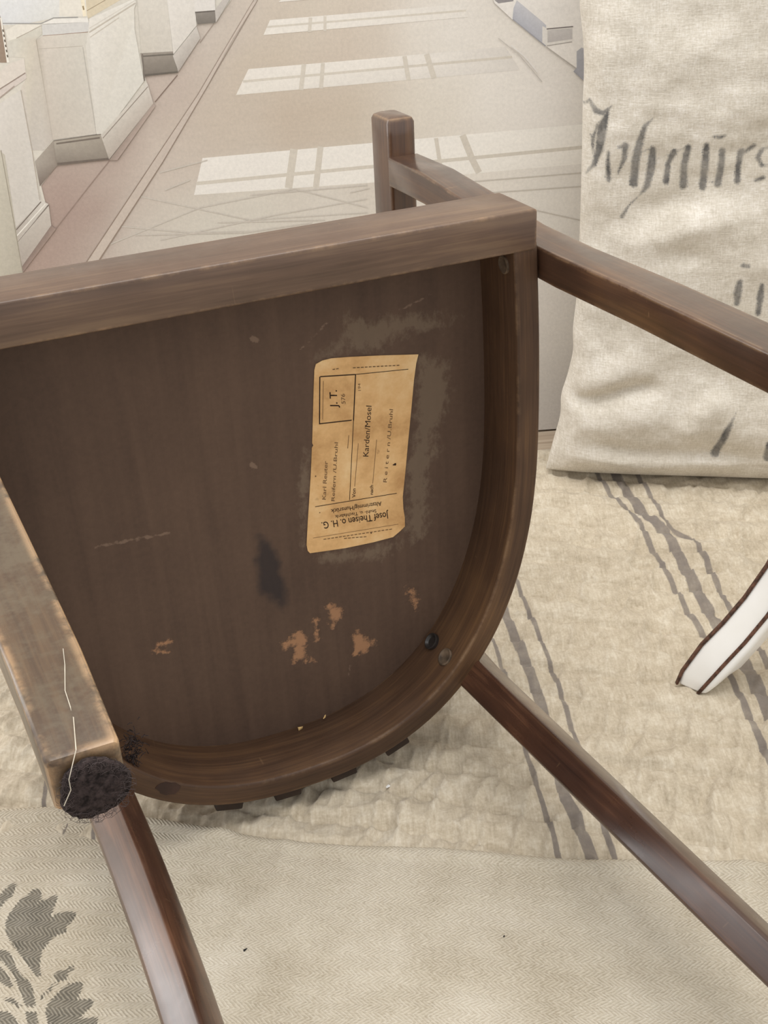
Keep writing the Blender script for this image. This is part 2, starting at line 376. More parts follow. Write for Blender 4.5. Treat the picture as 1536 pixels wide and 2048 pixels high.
# tile joints
TJ = (198, 191, 181)
for L in ([(560, 785), (1000, 880), (1470, 850)], [(420, 985), (800, 830), (1180, 755)], [(640, 960), (1100, 860), (1470, 795)], [(480, 905), (760, 930), (1000, 925)], [(1180, 755), (1470, 830)], [(870, 890), (1300, 880)], [(1000, 780), (1470, 740)], [(540, 940), (980, 930), (1250, 890)], [(640, 690), (830, 640)], [(660, 760), (760, 720)]):
    add_line(h(L), 2.2, TJ)
for L in ([(700, 385), (740, 376)], [(830, 372), (1165, 345)], [(880, 392), (1165, 372)], [(960, 395), (1160, 440)]): add_line(L, 2.0, TJ)
# border strip of the floor on the left
add_poly(h([(350, 1042), (610, 650), (790, 380), (920, 160), (1010, 10), (1030, 0), (930, 160), (815, 370), (650, 650), (400, 1035), (330, 1160), (275, 1160)]), (196, 184, 173))
for L in ([(275, 1160), (350, 1042), (610, 650), (790, 380), (905, 185), (1015, 0), (1060, -80)], [(330, 1160), (400, 1035), (650, 650), (815, 370), (920, 190), (1030, 0), (1075, -80)]):
    add_line(h(L), [2.6, 2.4, 1.8, 1.4, 1.2, 1.0, 1], (146, 130, 118))
add_line(h([(215, 925), (380, 715), (440, 640)]), 1.6, (150, 132, 122)); add_line(h([(620, 408), (710, 300)]), 1.8, (128, 110, 100)); add_line(h([(800, 170), (880, 60)]), 1.5, (160, 146, 136))
# left wall with panelled pillars
LW = (210, 205, 194)
add_poly(h([(-400, -400), (960, -400), (925, 0), (862, 92), (790, 96), (712, 290), (580, 305), (590, 338), (612, 410), (437, 637), (228, 662), (165, 742), (205, 900), (88, 1090), (0, 1105), (-400, 1500)]), LW)
add_poly(h([(0, -200), (330, -200), (330, 60), (215, 72), (100, 95), (0, 100)]), [(226, 226, 222), (226, 226, 222), (228, 224, 214), (214, 213, 208), (208, 210, 212), (212, 213, 214)])
add_poly(q5([(610, -60), (880, -60), (895, 160), (760, 170), (610, 165)]), (222, 217, 206)); add_line(q5([(840, -40), (870, 165)]), 7, (232, 222, 198)); add_line(q5([(850, 60), (860, 100)]), 3, (150, 132, 104))
add_poly(q5([(880, 0), (1250, -10), (905, 190), (890, 150)]), (208, 196, 172)); add_line(q5([(890, 110), (1080, 0)]), 1.5, (160, 146, 122))
add_poly(q5([(60, 310), (170, 250), (430, 250), (180, 390), (80, 420)]), (222, 217, 206)); add_line(q5([(170, 390), (430, 262)]), 1.4, (166, 156, 142)); add_line(q5([(30, 238), (420, 240), (550, 182), (800, 175)]), 2.0, (158, 156, 152))
add_poly(q5([(80, 420), (180, 390), (430, 262), (430, 350), (370, 405), (550, 1420), (450, 1536), (330, 1536), (215, 900), (270, 800), (250, 590), (100, 580)]), [(204, 200, 188)]*4+[(200, 192, 178), (192, 184, 174), (196, 190, 182), (194, 188, 180), (206, 198, 188), (204, 197, 182), (206, 200, 186), (206, 202, 192)])
add_line(q5([(372, 410), (550, 1420)]), 1.6, (176, 166, 152))
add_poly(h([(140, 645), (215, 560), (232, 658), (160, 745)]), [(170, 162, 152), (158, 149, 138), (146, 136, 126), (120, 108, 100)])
add_poly(q5([(0, 150), (45, 300), (95, 620), (70, 640), (0, 640)]), (150, 132, 116)); add_line(q5([(10, 180), (45, 400), (85, 640)]), [3, 4, 5], (226, 222, 212))
for k in range(6): add_line(q5([(30+k*9, 300+k*52), (36+k*9, 325+k*52)]), 2.4, (96, 88, 78))
# nearest pillar at the far left
add_poly(q5([(-200, 850), (0, 735), (95, 650), (250, 600), (265, 740), (0, 910), (-200, 1040)]), (214, 206, 196)); add_poly(q5([(-200, 1040), (0, 910), (265, 740), (275, 800), (0, 1000), (-200, 1140)]), (206, 196, 188))
add_line(q5([(-200, 1030), (0, 912), (262, 745)]), 2.5, (150, 136, 126)); add_line(q5([(-200, 1120), (0, 1000), (150, 880)]), 2.5, (166, 152, 142))
add_poly(q5([(-200, 1180), (0, 1060), (215, 920), (425, 2070), (310, 2480), (0, 2900), (-200, 3000)]), [(212, 206, 199), (212, 207, 200), (208, 203, 195), (204, 200, 193), (198, 193, 186), (196, 190, 182), (196, 190, 182)])
add_line(q5([(215, 920), (330, 1540), (410, 2050)]), 1.6, (178, 168, 156))
add_poly(h([(55, 920), (165, 800), (195, 815), (70, 965)]), [(176, 168, 160), (206, 201, 193), (206, 201, 193), (180, 172, 163)]); add_line(h([(60, 925), (165, 806)]), 2.2, (118, 108, 100)); add_line(h([(72, 968), (196, 820)]), 2.2, (126, 116, 108)); add_line(h([(66, 945), (182, 815)]), 2.4, (226, 222, 214))
add_poly(h([(70, 970), (196, 822), (206, 900), (88, 1066)]), [(180, 173, 164), (196, 189, 180), (188, 180, 171), (170, 160, 152)]); add_poly(h([(88, 1066), (206, 900), (225, 915), (92, 1090)]), [(132, 116, 108), (142, 126, 118), (160, 142, 132), (150, 132, 124)])
add_poly(h([(-60, 470), (0, 600), (20, 620), (92, 1090), (60, 1200), (-60, 1200)]), [(192, 187, 173), (194, 189, 175), (186, 180, 166), (176, 170, 156), (176, 170, 156), (190, 184, 170)]); add_line(h([(5, 600), (48, 840), (92, 1090)]), 1.5, (150, 142, 128))
# second pillar
add_poly(q5([(430, 250), (910, 225), (910, 325), (440, 368)]), (206, 204, 200)); add_poly(q5([(430, 245), (550, 190), (900, 180), (910, 225)]), (226, 223, 216)); add_line(q5([(440, 366), (660, 348), (905, 326)]), 1.6, (156, 136, 122))
add_poly(q5([(375, 405), (440, 368), (910, 330), (990, 1370), (545, 1430)]), [(188, 180, 167), (206, 198, 187), (206, 202, 192), (202, 196, 186), (194, 186, 175)]); add_line(q5([(400, 500), (850, 470)]), 1.2, (182, 174, 162)); add_line(q5([(850, 480), (990, 1370)]), 2.0, (182, 177, 168))
add_poly(q5([(905, 325), (915, 190), (1390, -20), (1395, 40), (1375, 90), (1380, 300), (1475, 830), (1060, 1390), (990, 1370), (880, 470)]), [(212, 208, 199), (222, 218, 210), (224, 221, 213), (216, 212, 203), (214, 210, 200), (218, 215, 206), (212, 209, 200), (210, 206, 196), (210, 206, 197), (213, 209, 201)])
add_line(q5([(915, 330), (1390, 30)]), 3, (188, 180, 168)); add_line(q5([(925, 380), (1220, 180)]), 2.4, (196, 189, 178)); add_line(q5([(915, 290), (1390, 0)]), 1.6, (206, 200, 190))
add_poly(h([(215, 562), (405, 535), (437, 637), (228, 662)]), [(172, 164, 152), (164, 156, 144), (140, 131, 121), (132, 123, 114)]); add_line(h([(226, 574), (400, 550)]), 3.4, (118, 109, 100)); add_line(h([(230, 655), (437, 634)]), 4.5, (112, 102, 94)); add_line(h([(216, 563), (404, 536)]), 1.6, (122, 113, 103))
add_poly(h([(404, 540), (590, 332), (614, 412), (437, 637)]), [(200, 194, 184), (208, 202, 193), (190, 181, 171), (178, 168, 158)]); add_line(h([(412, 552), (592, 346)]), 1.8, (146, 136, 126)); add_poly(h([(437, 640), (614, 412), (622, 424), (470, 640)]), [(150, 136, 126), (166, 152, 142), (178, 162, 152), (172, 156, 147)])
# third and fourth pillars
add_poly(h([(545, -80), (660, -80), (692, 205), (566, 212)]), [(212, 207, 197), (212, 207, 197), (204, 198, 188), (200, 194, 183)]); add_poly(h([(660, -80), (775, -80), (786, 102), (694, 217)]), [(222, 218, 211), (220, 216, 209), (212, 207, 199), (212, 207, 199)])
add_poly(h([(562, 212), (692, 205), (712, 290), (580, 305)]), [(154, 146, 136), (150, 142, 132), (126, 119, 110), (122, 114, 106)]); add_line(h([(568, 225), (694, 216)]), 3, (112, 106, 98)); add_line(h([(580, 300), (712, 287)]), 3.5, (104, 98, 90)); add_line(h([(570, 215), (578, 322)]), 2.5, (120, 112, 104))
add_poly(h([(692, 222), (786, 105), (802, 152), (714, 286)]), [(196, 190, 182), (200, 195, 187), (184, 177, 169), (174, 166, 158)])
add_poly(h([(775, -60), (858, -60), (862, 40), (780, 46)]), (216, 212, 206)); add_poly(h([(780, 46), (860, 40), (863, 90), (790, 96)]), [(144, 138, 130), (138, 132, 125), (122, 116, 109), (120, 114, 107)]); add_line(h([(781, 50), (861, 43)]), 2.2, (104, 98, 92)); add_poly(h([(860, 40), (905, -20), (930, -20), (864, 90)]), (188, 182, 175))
# right wall with its pillar base
add_poly(q2([(505, -60), (900, -60), (900, 300), (853, 265), (722, 170), (600, 75), (530, 10)]), [(234, 230, 224), (234, 230, 224), (230, 225, 218), (230, 225, 218), (232, 228, 222), (230, 226, 220), (228, 224, 218)])
add_poly(q2([(530, 0), (600, -8), (600, 4), (545, 12)]), (150, 146, 146)); add_poly(q2([(612, 0), (705, 78), (720, 92), (720, 165), (596, 72), (600, 30)]), [(198, 198, 202), (196, 196, 200), (190, 190, 195), (180, 181, 188), (172, 174, 182), (188, 189, 195)])
add_line(q2([(598, 70), (718, 168)]), 2.2, (158, 158, 164)); add_poly(q2([(706, 95), (722, 103), (722, 168), (706, 155)]), (224, 220, 214)); add_poly(q2([(722, 102), (818, 96), (820, 150), (722, 166)]), (222, 218, 211)); add_poly(q2([(725, 110), (816, 103), (816, 143), (725, 156)]), [(196, 192, 188), (198, 194, 190), (192, 187, 184), (186, 181, 178)]); add_line(q2([(722, 106), (819, 97)]), 2.4, (122, 116, 114)); add_line(q2([(722, 168), (815, 153)]), 1.6, (168, 162, 156))
add_line(q2([(722, 172), (790, 222), (853, 270)]), 1.6, (182, 176, 168)); add_line(q2([(545, 140), (620, 200), (705, 300)]), 1.8, (192, 187, 181)); add_line(q2([(590, 165), (640, 205), (690, 265)]), 3, (222, 218, 213)); add_poly(q2([(832, 188), (850, 174), (900, 190), (900, 320), (853, 292), (820, 262), (832, 248)]), [(176, 176, 180), (176, 176, 180), (172, 172, 177), (166, 166, 172), (166, 166, 172), (152, 152, 158), (168, 168, 174)])
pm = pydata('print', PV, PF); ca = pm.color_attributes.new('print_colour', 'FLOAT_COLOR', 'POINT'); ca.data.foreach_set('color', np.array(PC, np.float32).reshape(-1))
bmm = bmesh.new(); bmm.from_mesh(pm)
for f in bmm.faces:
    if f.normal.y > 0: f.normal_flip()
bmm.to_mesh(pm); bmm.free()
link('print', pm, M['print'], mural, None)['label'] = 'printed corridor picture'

# ------------------------------------------------------------------ cloths on the floor
c6 = lambda L: [(900+x*.41406, 900+y*.41406) for x, y in L]
stripes = [(c6([(640, 0), (755, 180), (840, 290), (910, 355), (1010, 540), (1110, 710), (1170, 820), (1265, 955), (1360, 1115), (1440, 1280), (1510, 1449), (1640, 1760), (1760, 2060)]), [10, 11, 13, 12, 14, 13, 14, 15, 15, 17, 17, 18, 18]),
           (c6([(720, 0), (840, 175), (930, 310), (1040, 400), (1130, 570), (1210, 720), (1310, 890), (1440, 1060), (1536, 1260), (1700, 1600), (1860, 2000)]), [18, 20, 24, 21, 26, 25, 27, 29, 32, 34, 36]),
           (c6([(830, 0), (940, 170), (1070, 385), (1160, 415), (1240, 560), (1310, 700), (1400, 830), (1500, 980), (1660, 1250), (1900, 1750)]), [10, 11, 12, 11, 14, 13, 14, 15, 16, 17]),
           ([(890, 860), (960, 1020), (1037, 1177), (1075, 1268), (1100, 1331), (1124, 1397), (1152, 1480), (1219, 1688), (1260, 1800)], [9, 10, 11, 12, 12, 13, 13, 15, 15]),
           ([(860, 880), (930, 1040), (1014, 1235), (1048, 1320), (1082, 1413), (1132, 1597), (1181, 1705), (1215, 1800)], [16, 18, 21, 23, 25, 27, 29, 29]),
           ([(810, 880), (890, 1060), (987, 1285), (1003, 1330), (1059, 1523), (1115, 1705), (1145, 1800)], [8, 9, 10, 11, 13, 15, 15]),
           ([(170, 1180), (120, 1400), (94, 1560), (86, 1650), (80, 1800)], 12), ([(215, 1180), (165, 1400), (144, 1580), (138, 1660), (132, 1800)], 22), ([(265, 1180), (215, 1400), (196, 1580), (190, 1660), (184, 1800)], 12)]
re0, re1 = on_floor(0, 1650), on_floor(1536, 1720)
wf = on_floor(1428, 1380, .0)
WC_R = .33
WC_C = (wf[0]+WC_R, wf[1]+.01)
WC_FEET = [(WC_C[0]+WC_R*a, WC_C[1]+WC_R*.65*b) for a, b in ((-1, 0), (1, 0), (0, 1), (0, -1))]
def make_quilt():
    x = np.concatenate([np.linspace(-1.25, -.55, 70)[:-1], np.linspace(-.55, .75, 600), np.linspace(.75, 1.45, 70)[1:]]); y = np.linspace(.56, 1.392, 330); X, Y = np.meshgrid(x, y); NX, NY = len(x), len(y)
    P = to_px(np.stack([X, Y, np.zeros_like(X)], -1)).reshape(-1, 2)
    st = union_sdf(P, (), stripes)
    # diagonal quilting seams (two families), puckers and soft folds
    wx, wy = X+.004*fbm(X*7, Y*7, 21, 3), Y+.004*fbm(X*7+9, Y*7, 31, 3)
    cr, al = wy*.95+wx*.31, wx*.95-wy*.31
    a = cr/.040; b = (wy*.50-wx*.86)/.075
    fr = np.abs(a-np.round(a))*2                                       # 0 on the seam, 1 between seams
    g = .0015+.0050*np.sqrt(np.clip(fr, 0, 1))-.0028*np.exp(-(fr/.16)**2)
    fb = np.abs(b-np.round(b))*2; g -= .0030*np.exp(-(fb/.09)**2)*np.clip(fbm(X*9, Y*9, 15, 2)*2+.4, 0, 1)
    rid = lambda n: 1-np.abs(n)
    g += .0050*(rid(vnoise(al*42, cr*13, 41))**3-.4)*(1-.35*fr)+.0032*(rid(vnoise(al*80+5, cr*34, 43))**3-.4)+.0030*(rid(vnoise(X*17, Y*30, 47))**4-.3)
    g += .0012*fbm(X*60, Y*60, 51, 2)+.0030*fbm(X*5, Y*5, 61, 2)
    def ridge(p0, p1, w, hgt):
        p0, p1 = on_floor(*p0)[:2], on_floor(*p1)[:2]; e = p1-p0; L = np.hypot(*e); e /= L
        t = ((X-p0[0])*e[0]+(Y-p0[1])*e[1])/L; d = -(X-p0[0])*e[1]+(Y-p0[1])*e[0]
        return hgt*np.exp(-(d/w)**2)*np.clip(np.minimum(t, 1-t)*4+.3, 0, 1)
    g += ridge((1075, 985), (1275, 1040), .016, .009)+ridge((1240, 1040), (1560, 1180), .018, .006)+ridge((1060, 1090), (1300, 1130), .016, .005)+ridge((1420, 1080), (1560, 1260), .02, .006)+ridge((680, 1540), (860, 1660), .018, .004)+ridge((930, 1500), (1100, 1690), .018, .004)+ridge((1250, 1230), (1330, 1330), .012, .005)
    edge = np.minimum(np.minimum(X+1.25, 1.45-X), np.minimum(Y-.56, 1.392-Y)); g *= np.clip(edge/.015, 0, 1)
    g = np.clip(g, -.001, .02)
    ee = (re1-re0)[:2]; ee = ee/np.hypot(*ee); sd = (X-re0[0])*ee[1]-(Y-re0[1])*ee[0]; kk = np.clip((sd-.012)/.02, 0, 1); g = g*(1-kk)+np.minimum(g, -.0008)*kk
    for lx, ly in WC_FEET:
        k = np.exp(-(((X-lx)**2+(Y-ly)**2)/.028**2)**2); g = g*(1-k)+.0055*k
    sa = math.radians(-13); ax = (X-.204)*math.cos(sa)+(Y-1.325)*math.sin(sa); an = -(X-.204)*math.sin(sa)+(Y-1.325)*math.cos(sa)
    ks = np.clip((.075-np.abs(an))/.02, 0, 1)*np.clip((ax+.03)/.02, 0, 1)*np.clip((.54-ax)/.02, 0, 1); g = g*(1-ks)+np.minimum(g, .0045)*ks
    # flattened where the chair back and sack press on it
    V = np.stack([X, Y, g-.003], -1)
    me = grid_mesh('quilt_top', V, NX, NY, {'stripe': st})
    o = link('quilt', me, M['quilt'], None, None); me.polygons.foreach_set('use_smooth', [True]*len(me.polygons))
    s = o.modifiers.new('thickness', 'SOLIDIFY'); s.thickness = .0025; s.offset = -1
    return prop(o, 'beige quilted linen cover with grey stripes spread below the sack', 'quilt')
make_quilt()

c7 = lambda L: [(x*420/1536, 1700+y*420/1536) for x, y in L]
motif_polys = [c7(L) for L in (
    [(35, 540), (60, 480), (100, 420), (150, 360), (205, 330), (235, 290), (290, 280), (305, 320), (300, 350), (270, 400), (330, 365), (420, 320), (420, 360), (405, 400), (365, 510), (420, 470), (480, 455), (560, 460), (550, 500), (510, 545), (480, 560), (490, 600), (420, 625), (380, 650), (340, 700), (310, 740), (295, 800), (290, 860), (300, 920), (270, 930), (240, 890), (200, 840), (150, 770), (100, 700), (65, 650), (45, 600)],
    [(-90, 700), (0, 735), (60, 740), (90, 790), (120, 870), (170, 930), (220, 970), (245, 1040), (265, 1150), (190, 1150), (160, 1060), (120, 960), (60, 860), (0, 800), (-90, 760)],
    [(-60, 800), (0, 850), (50, 910), (100, 1000), (60, 1010), (0, 965), (-60, 900)],
    [(-60, 400), (0, 330), (30, 290), (80, 250), (130, 240), (110, 280), (90, 330), (40, 370), (10, 410), (-40, 470)],
    [(395, 920), (430, 890), (480, 890), (510, 855), (545, 855), (540, 885), (500, 910), (490, 955), (450, 960), (420, 965), (400, 945)],
    [(335, 1190), (350, 1130), (400, 1080), (450, 1020), (510, 990), (570, 970), (610, 975), (600, 1020), (560, 1110), (620, 1100), (690, 1095), (685, 1130), (640, 1180), (600, 1220), (560, 1260), (640, 1240), (720, 1230), (710, 1290), (640, 1340), (420, 1400), (360, 1300)],
    [(-80, 1170), (0, 1190), (60, 1190), (110, 1230), (140, 1290), (60, 1340), (-80, 1300)], [(190, 1190), (270, 1190), (285, 1330), (215, 1400)])]
motif_lines = [(c7([(420, 965), (370, 1020), (300, 1090)]), 5.5), (c7([(40, 1100), (90, 1105), (140, 1150)]), [6, 9, 7])]
def make_runner():
    e = (re1-re0)[:2]; L = np.hypot(*e); e /= L; n = np.array([e[1], -e[0]])      # n points toward the camera
    u = np.linspace(-.75, 1.15, 560); v = np.concatenate([np.linspace(0, .03, 16)[:-1], np.linspace(.03, .62, 240), np.linspace(.63, .95, 12)]); U, Vv = np.meshgrid(u, v)
    # the far edge wanders: fold at the left, dip below the chair
    ed = .010*np.sin(U*7+.6)+.004*np.sin(U*23)+.010*np.exp(-((U-.02)/.12)**2)-.014*np.exp(-((U-.30)/.10)**2)
    k = np.clip(1-Vv/.25, 0, 1)
    X = re0[0]+e[0]*U+n[0]*(Vv-ed*k); Y = re0[1]+e[1]*U+n[1]*(Vv-ed*k)
    P = to_px(np.stack([X, Y, np.full_like(X, .004)], -1)).reshape(-1, 2)
    mo = union_sdf(P, motif_polys, motif_lines)
    z = .0052+.0016*fbm(X*6, Y*6, 71, 3)+.0005*fbm(X*45, Y*45, 81, 2)
    z += .0035*np.exp(-((Vv-.008)/.007)**2)                                   # thick hem roll
    z += .0030*np.exp(-((U-.20-.25*Vv)/.010)**2)*np.exp(-(Vv/.06)**2)
    z += .0035*np.exp(-((U-.255-.06*Vv)/.007)**2)*np.exp(-((Vv-.03)/.03)**2)
    z += .0022*np.exp(-((U-.62+.22*Vv)/.012)**2)*np.clip(1-Vv/.3, 0, 1)
    z -= .006*np.clip(1-Vv/.004, 0, 1)
    V = np.stack([X, Y, z], -1)
    me = grid_mesh('runner', V, len(u), len(v), {'motif': mo})
    uvl = me.uv_layers.new(name='weave'); li = np.empty(len(me.loops), np.int32); me.loops.foreach_get('vertex_index', li)
    UVs = np.stack([U.reshape(-1), (Vv+.012*np.sin(U*5)).reshape(-1)], -1)[li]; uvl.data.foreach_set('uv', UVs.reshape(-1).astype(np.float32))
    bm = bmesh.new(); bm.from_mesh(me); bm.faces.ensure_lookup_table()
    up = sum(f.normal.z for f in list(bm.faces)[:200])
    if up < 0:
        for f in bm.faces: f.normal_flip()
    bm.to_mesh(me); bm.free()
    o = link('herringbone_runner', me, M['runner'], None, None); me.polygons.foreach_set('use_smooth', [True]*len(me.polygons))
    s = o.modifiers.new('thickness', 'SOLIDIFY'); s.thickness = .002; s.offset = -1
    return prop(o, 'pale herringbone linen runner with dark stencilled flower motif lying over the quilt', 'runner')
make_runner()

# ------------------------------------------------------------------ the overturned tub chair
CH_R = np.array([[.9282, -.0233, -.3712], [.3713, 0, .9285], [-.0217, -.9997, .0086]])
u_, s_, v_ = np.linalg.svd(CH_R); CH_R = u_@v_
CH_T = np.array([-.0695, .7557, -.2322])+CAM
chair = prop(empty('armchair'), 'dark brown wooden armchair tipped over, curved seat underside with old paper label', 'chair')
chair.matrix_world = Matrix([[*CH_R[0], CH_T[0]], [*CH_R[1], CH_T[1]], [*CH_R[2], CH_T[2]], [0, 0, 0, 1]])
def ch_px(u, v, z):                            # picture point on the chair-local plane z
    o = CH_R.T@(CAM-CH_T); d = CH_R.T@ray(u, v); return (o+d*((z-o[2])/d[2]))
def ch_to_px(P): return to_px(np.asarray(P)@CH_R.T+CH_T)
RW, RB, RY0, RD, RP, RT = .2096, .007, .1706, .4602, 2.3647, .0196
PZ = .0554
def ring_curve(off=0.0, n=60, y_start=.012, W=RW, B=RB, D=RD, y0=RY0):
    a = W+B; th = np.linspace(1e-3, np.pi-1e-3, n); c, s = np.cos(th), np.sin(th); e = 2/RP
    # even spacing
    P = np.stack([a*np.sign(c)*np.abs(c)**e, y0+(D-y0)*np.abs(s)**e], 1)
    uu = np.linspace(0, 1, 14)[:-1]; yy = y_start+uu*(y0-y_start)
    L = np.stack([W+B*(1-(1-yy/y0)**2), yy], 1)
    P = np.concatenate([L, P, (L*[-1, 1])[::-1]])
    seg = np.r_[0, np.cumsum(np.hypot(*np.diff(P, axis=0).T))]; ss = np.linspace(0, seg[-1], 90)
    P = np.stack([np.interp(ss, seg, P[:, 0]), np.interp(ss, seg, P[:, 1])], 1)
    T = np.gradient(P, axis=0); T /= np.linalg.norm(T, axis=1)[:, None]; N = np.stack([-T[:, 1], T[:, 0]], 1)   # N points inward
    return P+off*N, T, N
# apron: bent ring, outer face at the curve
P, T, N = ring_curve(RT/2, y_start=.024)
link('apron', sweep('apron', [((p[0], p[1], .0285), (-n[0], -n[1], 0), (0, 0, 1), RT/2, .0285) for p, n in zip(P, N)], .0022, .001), M['ring'], chair)
# straight front rail
link('front_rail', sweep('front_rail', [((x, .015, .0261), (0, 1, 0), (0, 0, 1), .015, .0271) for x in np.linspace(-.2112, .2112, 9)], .0018, .0032), M['rail'], chair)
# seat board: underside grid carrying the stains
def make_panel():
    Pi, _, _ = ring_curve(RT*.45, y_start=.02)
    xs = np.arange(-.212, .213, .0016); ys = np.arange(.016, .462, .0016); X, Y = np.meshgrid(xs, ys)
    Q = np.stack([X.ravel(), Y.ravel()], 1); ins = sdf_poly(Q, Pi) > 0
    px = ch_to_px(np.stack([X, Y, np.full_like(X, PZ)], -1)).reshape(-1, 2)
    residue = union_sdf(px, [[(690, 640), (760, 632), (905, 632), (895, 655), (800, 665), (760, 700), (690, 700)], [(840, 716), (895, 730), (905, 780), (880, 850), (855, 950), (850, 1050), (825, 1085), (810, 1040), (820, 900)], [(625, 1105), (720, 1098), (800, 1082), (770, 1115), (640, 1132)], [(608, 900), (618, 900), (610, 1090), (598, 1000)]], [([(700, 640), (690, 690), (640, 715)], 18), ([(900, 640), (915, 632)], 6)])
    chip = union_sdf(px, [], [([(660, 1214), (672, 1225), (666, 1250)], [10, 26, 8]), ([(632, 1240), (634, 1280)], [4, 8]), ([(575, 1290), (600, 1275), (600, 1310), (588, 1322)], [16, 28, 16, 5]), ([(715, 1262), (720, 1290), (745, 1285)], [10, 26, 8]), ([(712, 1305), (735, 1290)], [12, 18]), ([(815, 1180), (826, 1188), (830, 1215)], [8, 14, 3]), ([(612, 1322), (624, 1318)], 7), ([(300, 1300), (335, 1306)], 5), ([(320, 1290), (340, 1285)], 4)])
    stain = union_sdf(px, [[(520, 1075), (540, 1085), (560, 1130), (575, 1195), (565, 1220), (545, 1200), (520, 1180), (512, 1120)]], [])
    scratch = union_sdf(px, [], [([(190, 1095), (250, 1082), (340, 1066)], [3, 6, 3]), ([(505, 678), (512, 680)], 12), ([(502, 930), (510, 933)], 10), ([(600, 700), (660, 640)], 2.5), ([(700, 1330), (698, 1350)], 3), ([(860, 590), (800, 620)], 2.5)])
    me = grid_mesh('seat_board', np.stack([X, Y, np.full_like(X, PZ)], -1), len(xs), len(ys), dict(residue=residue, chip=chip, stain=stain, scratch=scratch))
    bm = bmesh.new(); bm.from_mesh(me); bm.verts.ensure_lookup_table()
    bmesh.ops.delete(bm, geom=[bm.verts[i] for i in np.nonzero(~ins)[0]], context='VERTS')
    for f in bm.faces:
        if f.normal.z > 0: f.normal_flip()
    bm.to_mesh(me); bm.free()
    o = link('seat_board', me, M['panel'], chair, None); me.polygons.foreach_set('use_smooth', [False]*len(me.polygons))
    return o
make_panel()
# padded seat top (far side of the board)
Po, To, No = ring_curve(-.003, y_start=.016)
rings = [(0, .0585), (0, .068), (.004, .074), (.02, .080), (.07, .085)]
sv, sf = [], []
cen = np.array([0, .22])
for ins_, z in rings:
    for p in Po: d = cen-p; sv.append((*(p+d/np.linalg.norm(d)*ins_), z))
n0 = len(Po)
for i in range(len(rings)-1):
    for k in range(n0): k2 = (k+1) % n0; sf.append((i*n0+k, i*n0+k2, (i+1)*n0+k2, (i+1)*n0+k))
sf.append(tuple(range(n0))[::-1]); sf.append(tuple((len(rings)-1)*n0+k for k in range(n0)))
me = pydata('seat_pad', sv, sf); bm = bmesh.new(); bm.from_mesh(me); bmesh.ops.recalc_face_normals(bm, faces=bm.faces); bm.to_mesh(me); bm.free()
link('seat_pad', me, plain('seat_cloth', (84, 52, 38), .6, .3, .2, 90, .2), chair)

# legs --------------------------------------------------------------
def leg_path(pts): return [((x, y, z), (1, 0, 0), (0, 1, 0), a, b) for x, y, z, a, b in pts]
# front leg whose inner side is seen; runs up into the arm support
link('front_leg', sweep('front_leg', leg_path([(.2245, .0340, -.42, .0135, .0115), (.2270, .0355, -.33, .0148, .0118), (.2300, .0362, -.25, .0160, .0120), (.2310, .0385, -.12, .0165, .0120), (.2312, .0420, -.02, .0165, .0122), (.2312, .0420, .05, .0165, .0122), (.2310, .0350, .13, .0160, .0125), (.2300, .0300, .20, .0155, .0130), (.2290, .0300, .272, .0150, .0130)]), .0016, .003), M['leg'], chair)
lf = link('front_leg', sweep('front_leg', leg_path([(-.2018, .0235, -.42, .0120, .0108), (-.2035, .0262, -.36, .0130, .0115), (-.2075, .0300, -.28, .0143, .0120), (-.2120, .0350, -.18, .0152, .0122), (-.2260, .0400, -.06, .0162, .0122), (-.2295, .0420, 0, .0165, .0122), (-.2295, .0420, .05, .0165, .0122), (-.2295, .0350, .13, .0160, .0125), (-.2290, .0300, .20, .0155, .0130), (-.2290, .0300, .272, .0150, .0130)]), .0016, .0022), M['dusty'], chair)
def rear_leg(side):
    ph = .9034; n = Vector((math.sin(ph)*side, math.cos(ph), 0)); t = Vector((n.y, -n.x, 0))
    st = []
    for z in (-.435, -.40, -.34, -.28, -.22, -.16, -.10, -.05, 0, .06, .12, .18, .24, .280):
        u = max(-z, 0)/.4
        q = lambda a, b, c: a*(1-u)*(1-2*u)+4*b*u*(1-u)+c*u*(2*u-1)
        x, y, k = q(.1632, .1620, .1686), q(.4028, .3779, .3635), 1-.1705*min(u, 1)
        if z > .06: f = (z-.06)/.22; x += .002*f; y += .020*f; k = 1-.12*f
        st.append(((x*side, y, z), n, t, .0151*k, .0138*k))
    def sec(a, b):                              # bowed outer side
        s = rounded(a, b, .003, 3); return [(x+(.0035*(1-(y/b)**2) if x > 0 else 0), y) for x, y in s]
    return link('rear_leg', sweep('rear_leg', st, .003, .0025, 3, sec), M['rearleg'], chair)
rear_leg(1); rear_leg(-1)
# horseshoe arm and back rail
Pa, Ta, Na = ring_curve(0, y_start=.016, W=.229, B=.0, D=.4640, y0=.17)
Pa = np.concatenate([[[.229, -.0165], [.229, .0]], Pa, [[-.229, .0], [-.229, -.0165]]]); Na = np.concatenate([[Na[0]]*2, Na, [Na[-1]]*2])
link('arm_rail', sweep('arm_rail', [((p[0], p[1], .290), (-n[0], -n[1], 0), (0, 0, 1), .0135, .0205) for p, n in zip(Pa, Na)], .004, .005), M['leg'], chair)
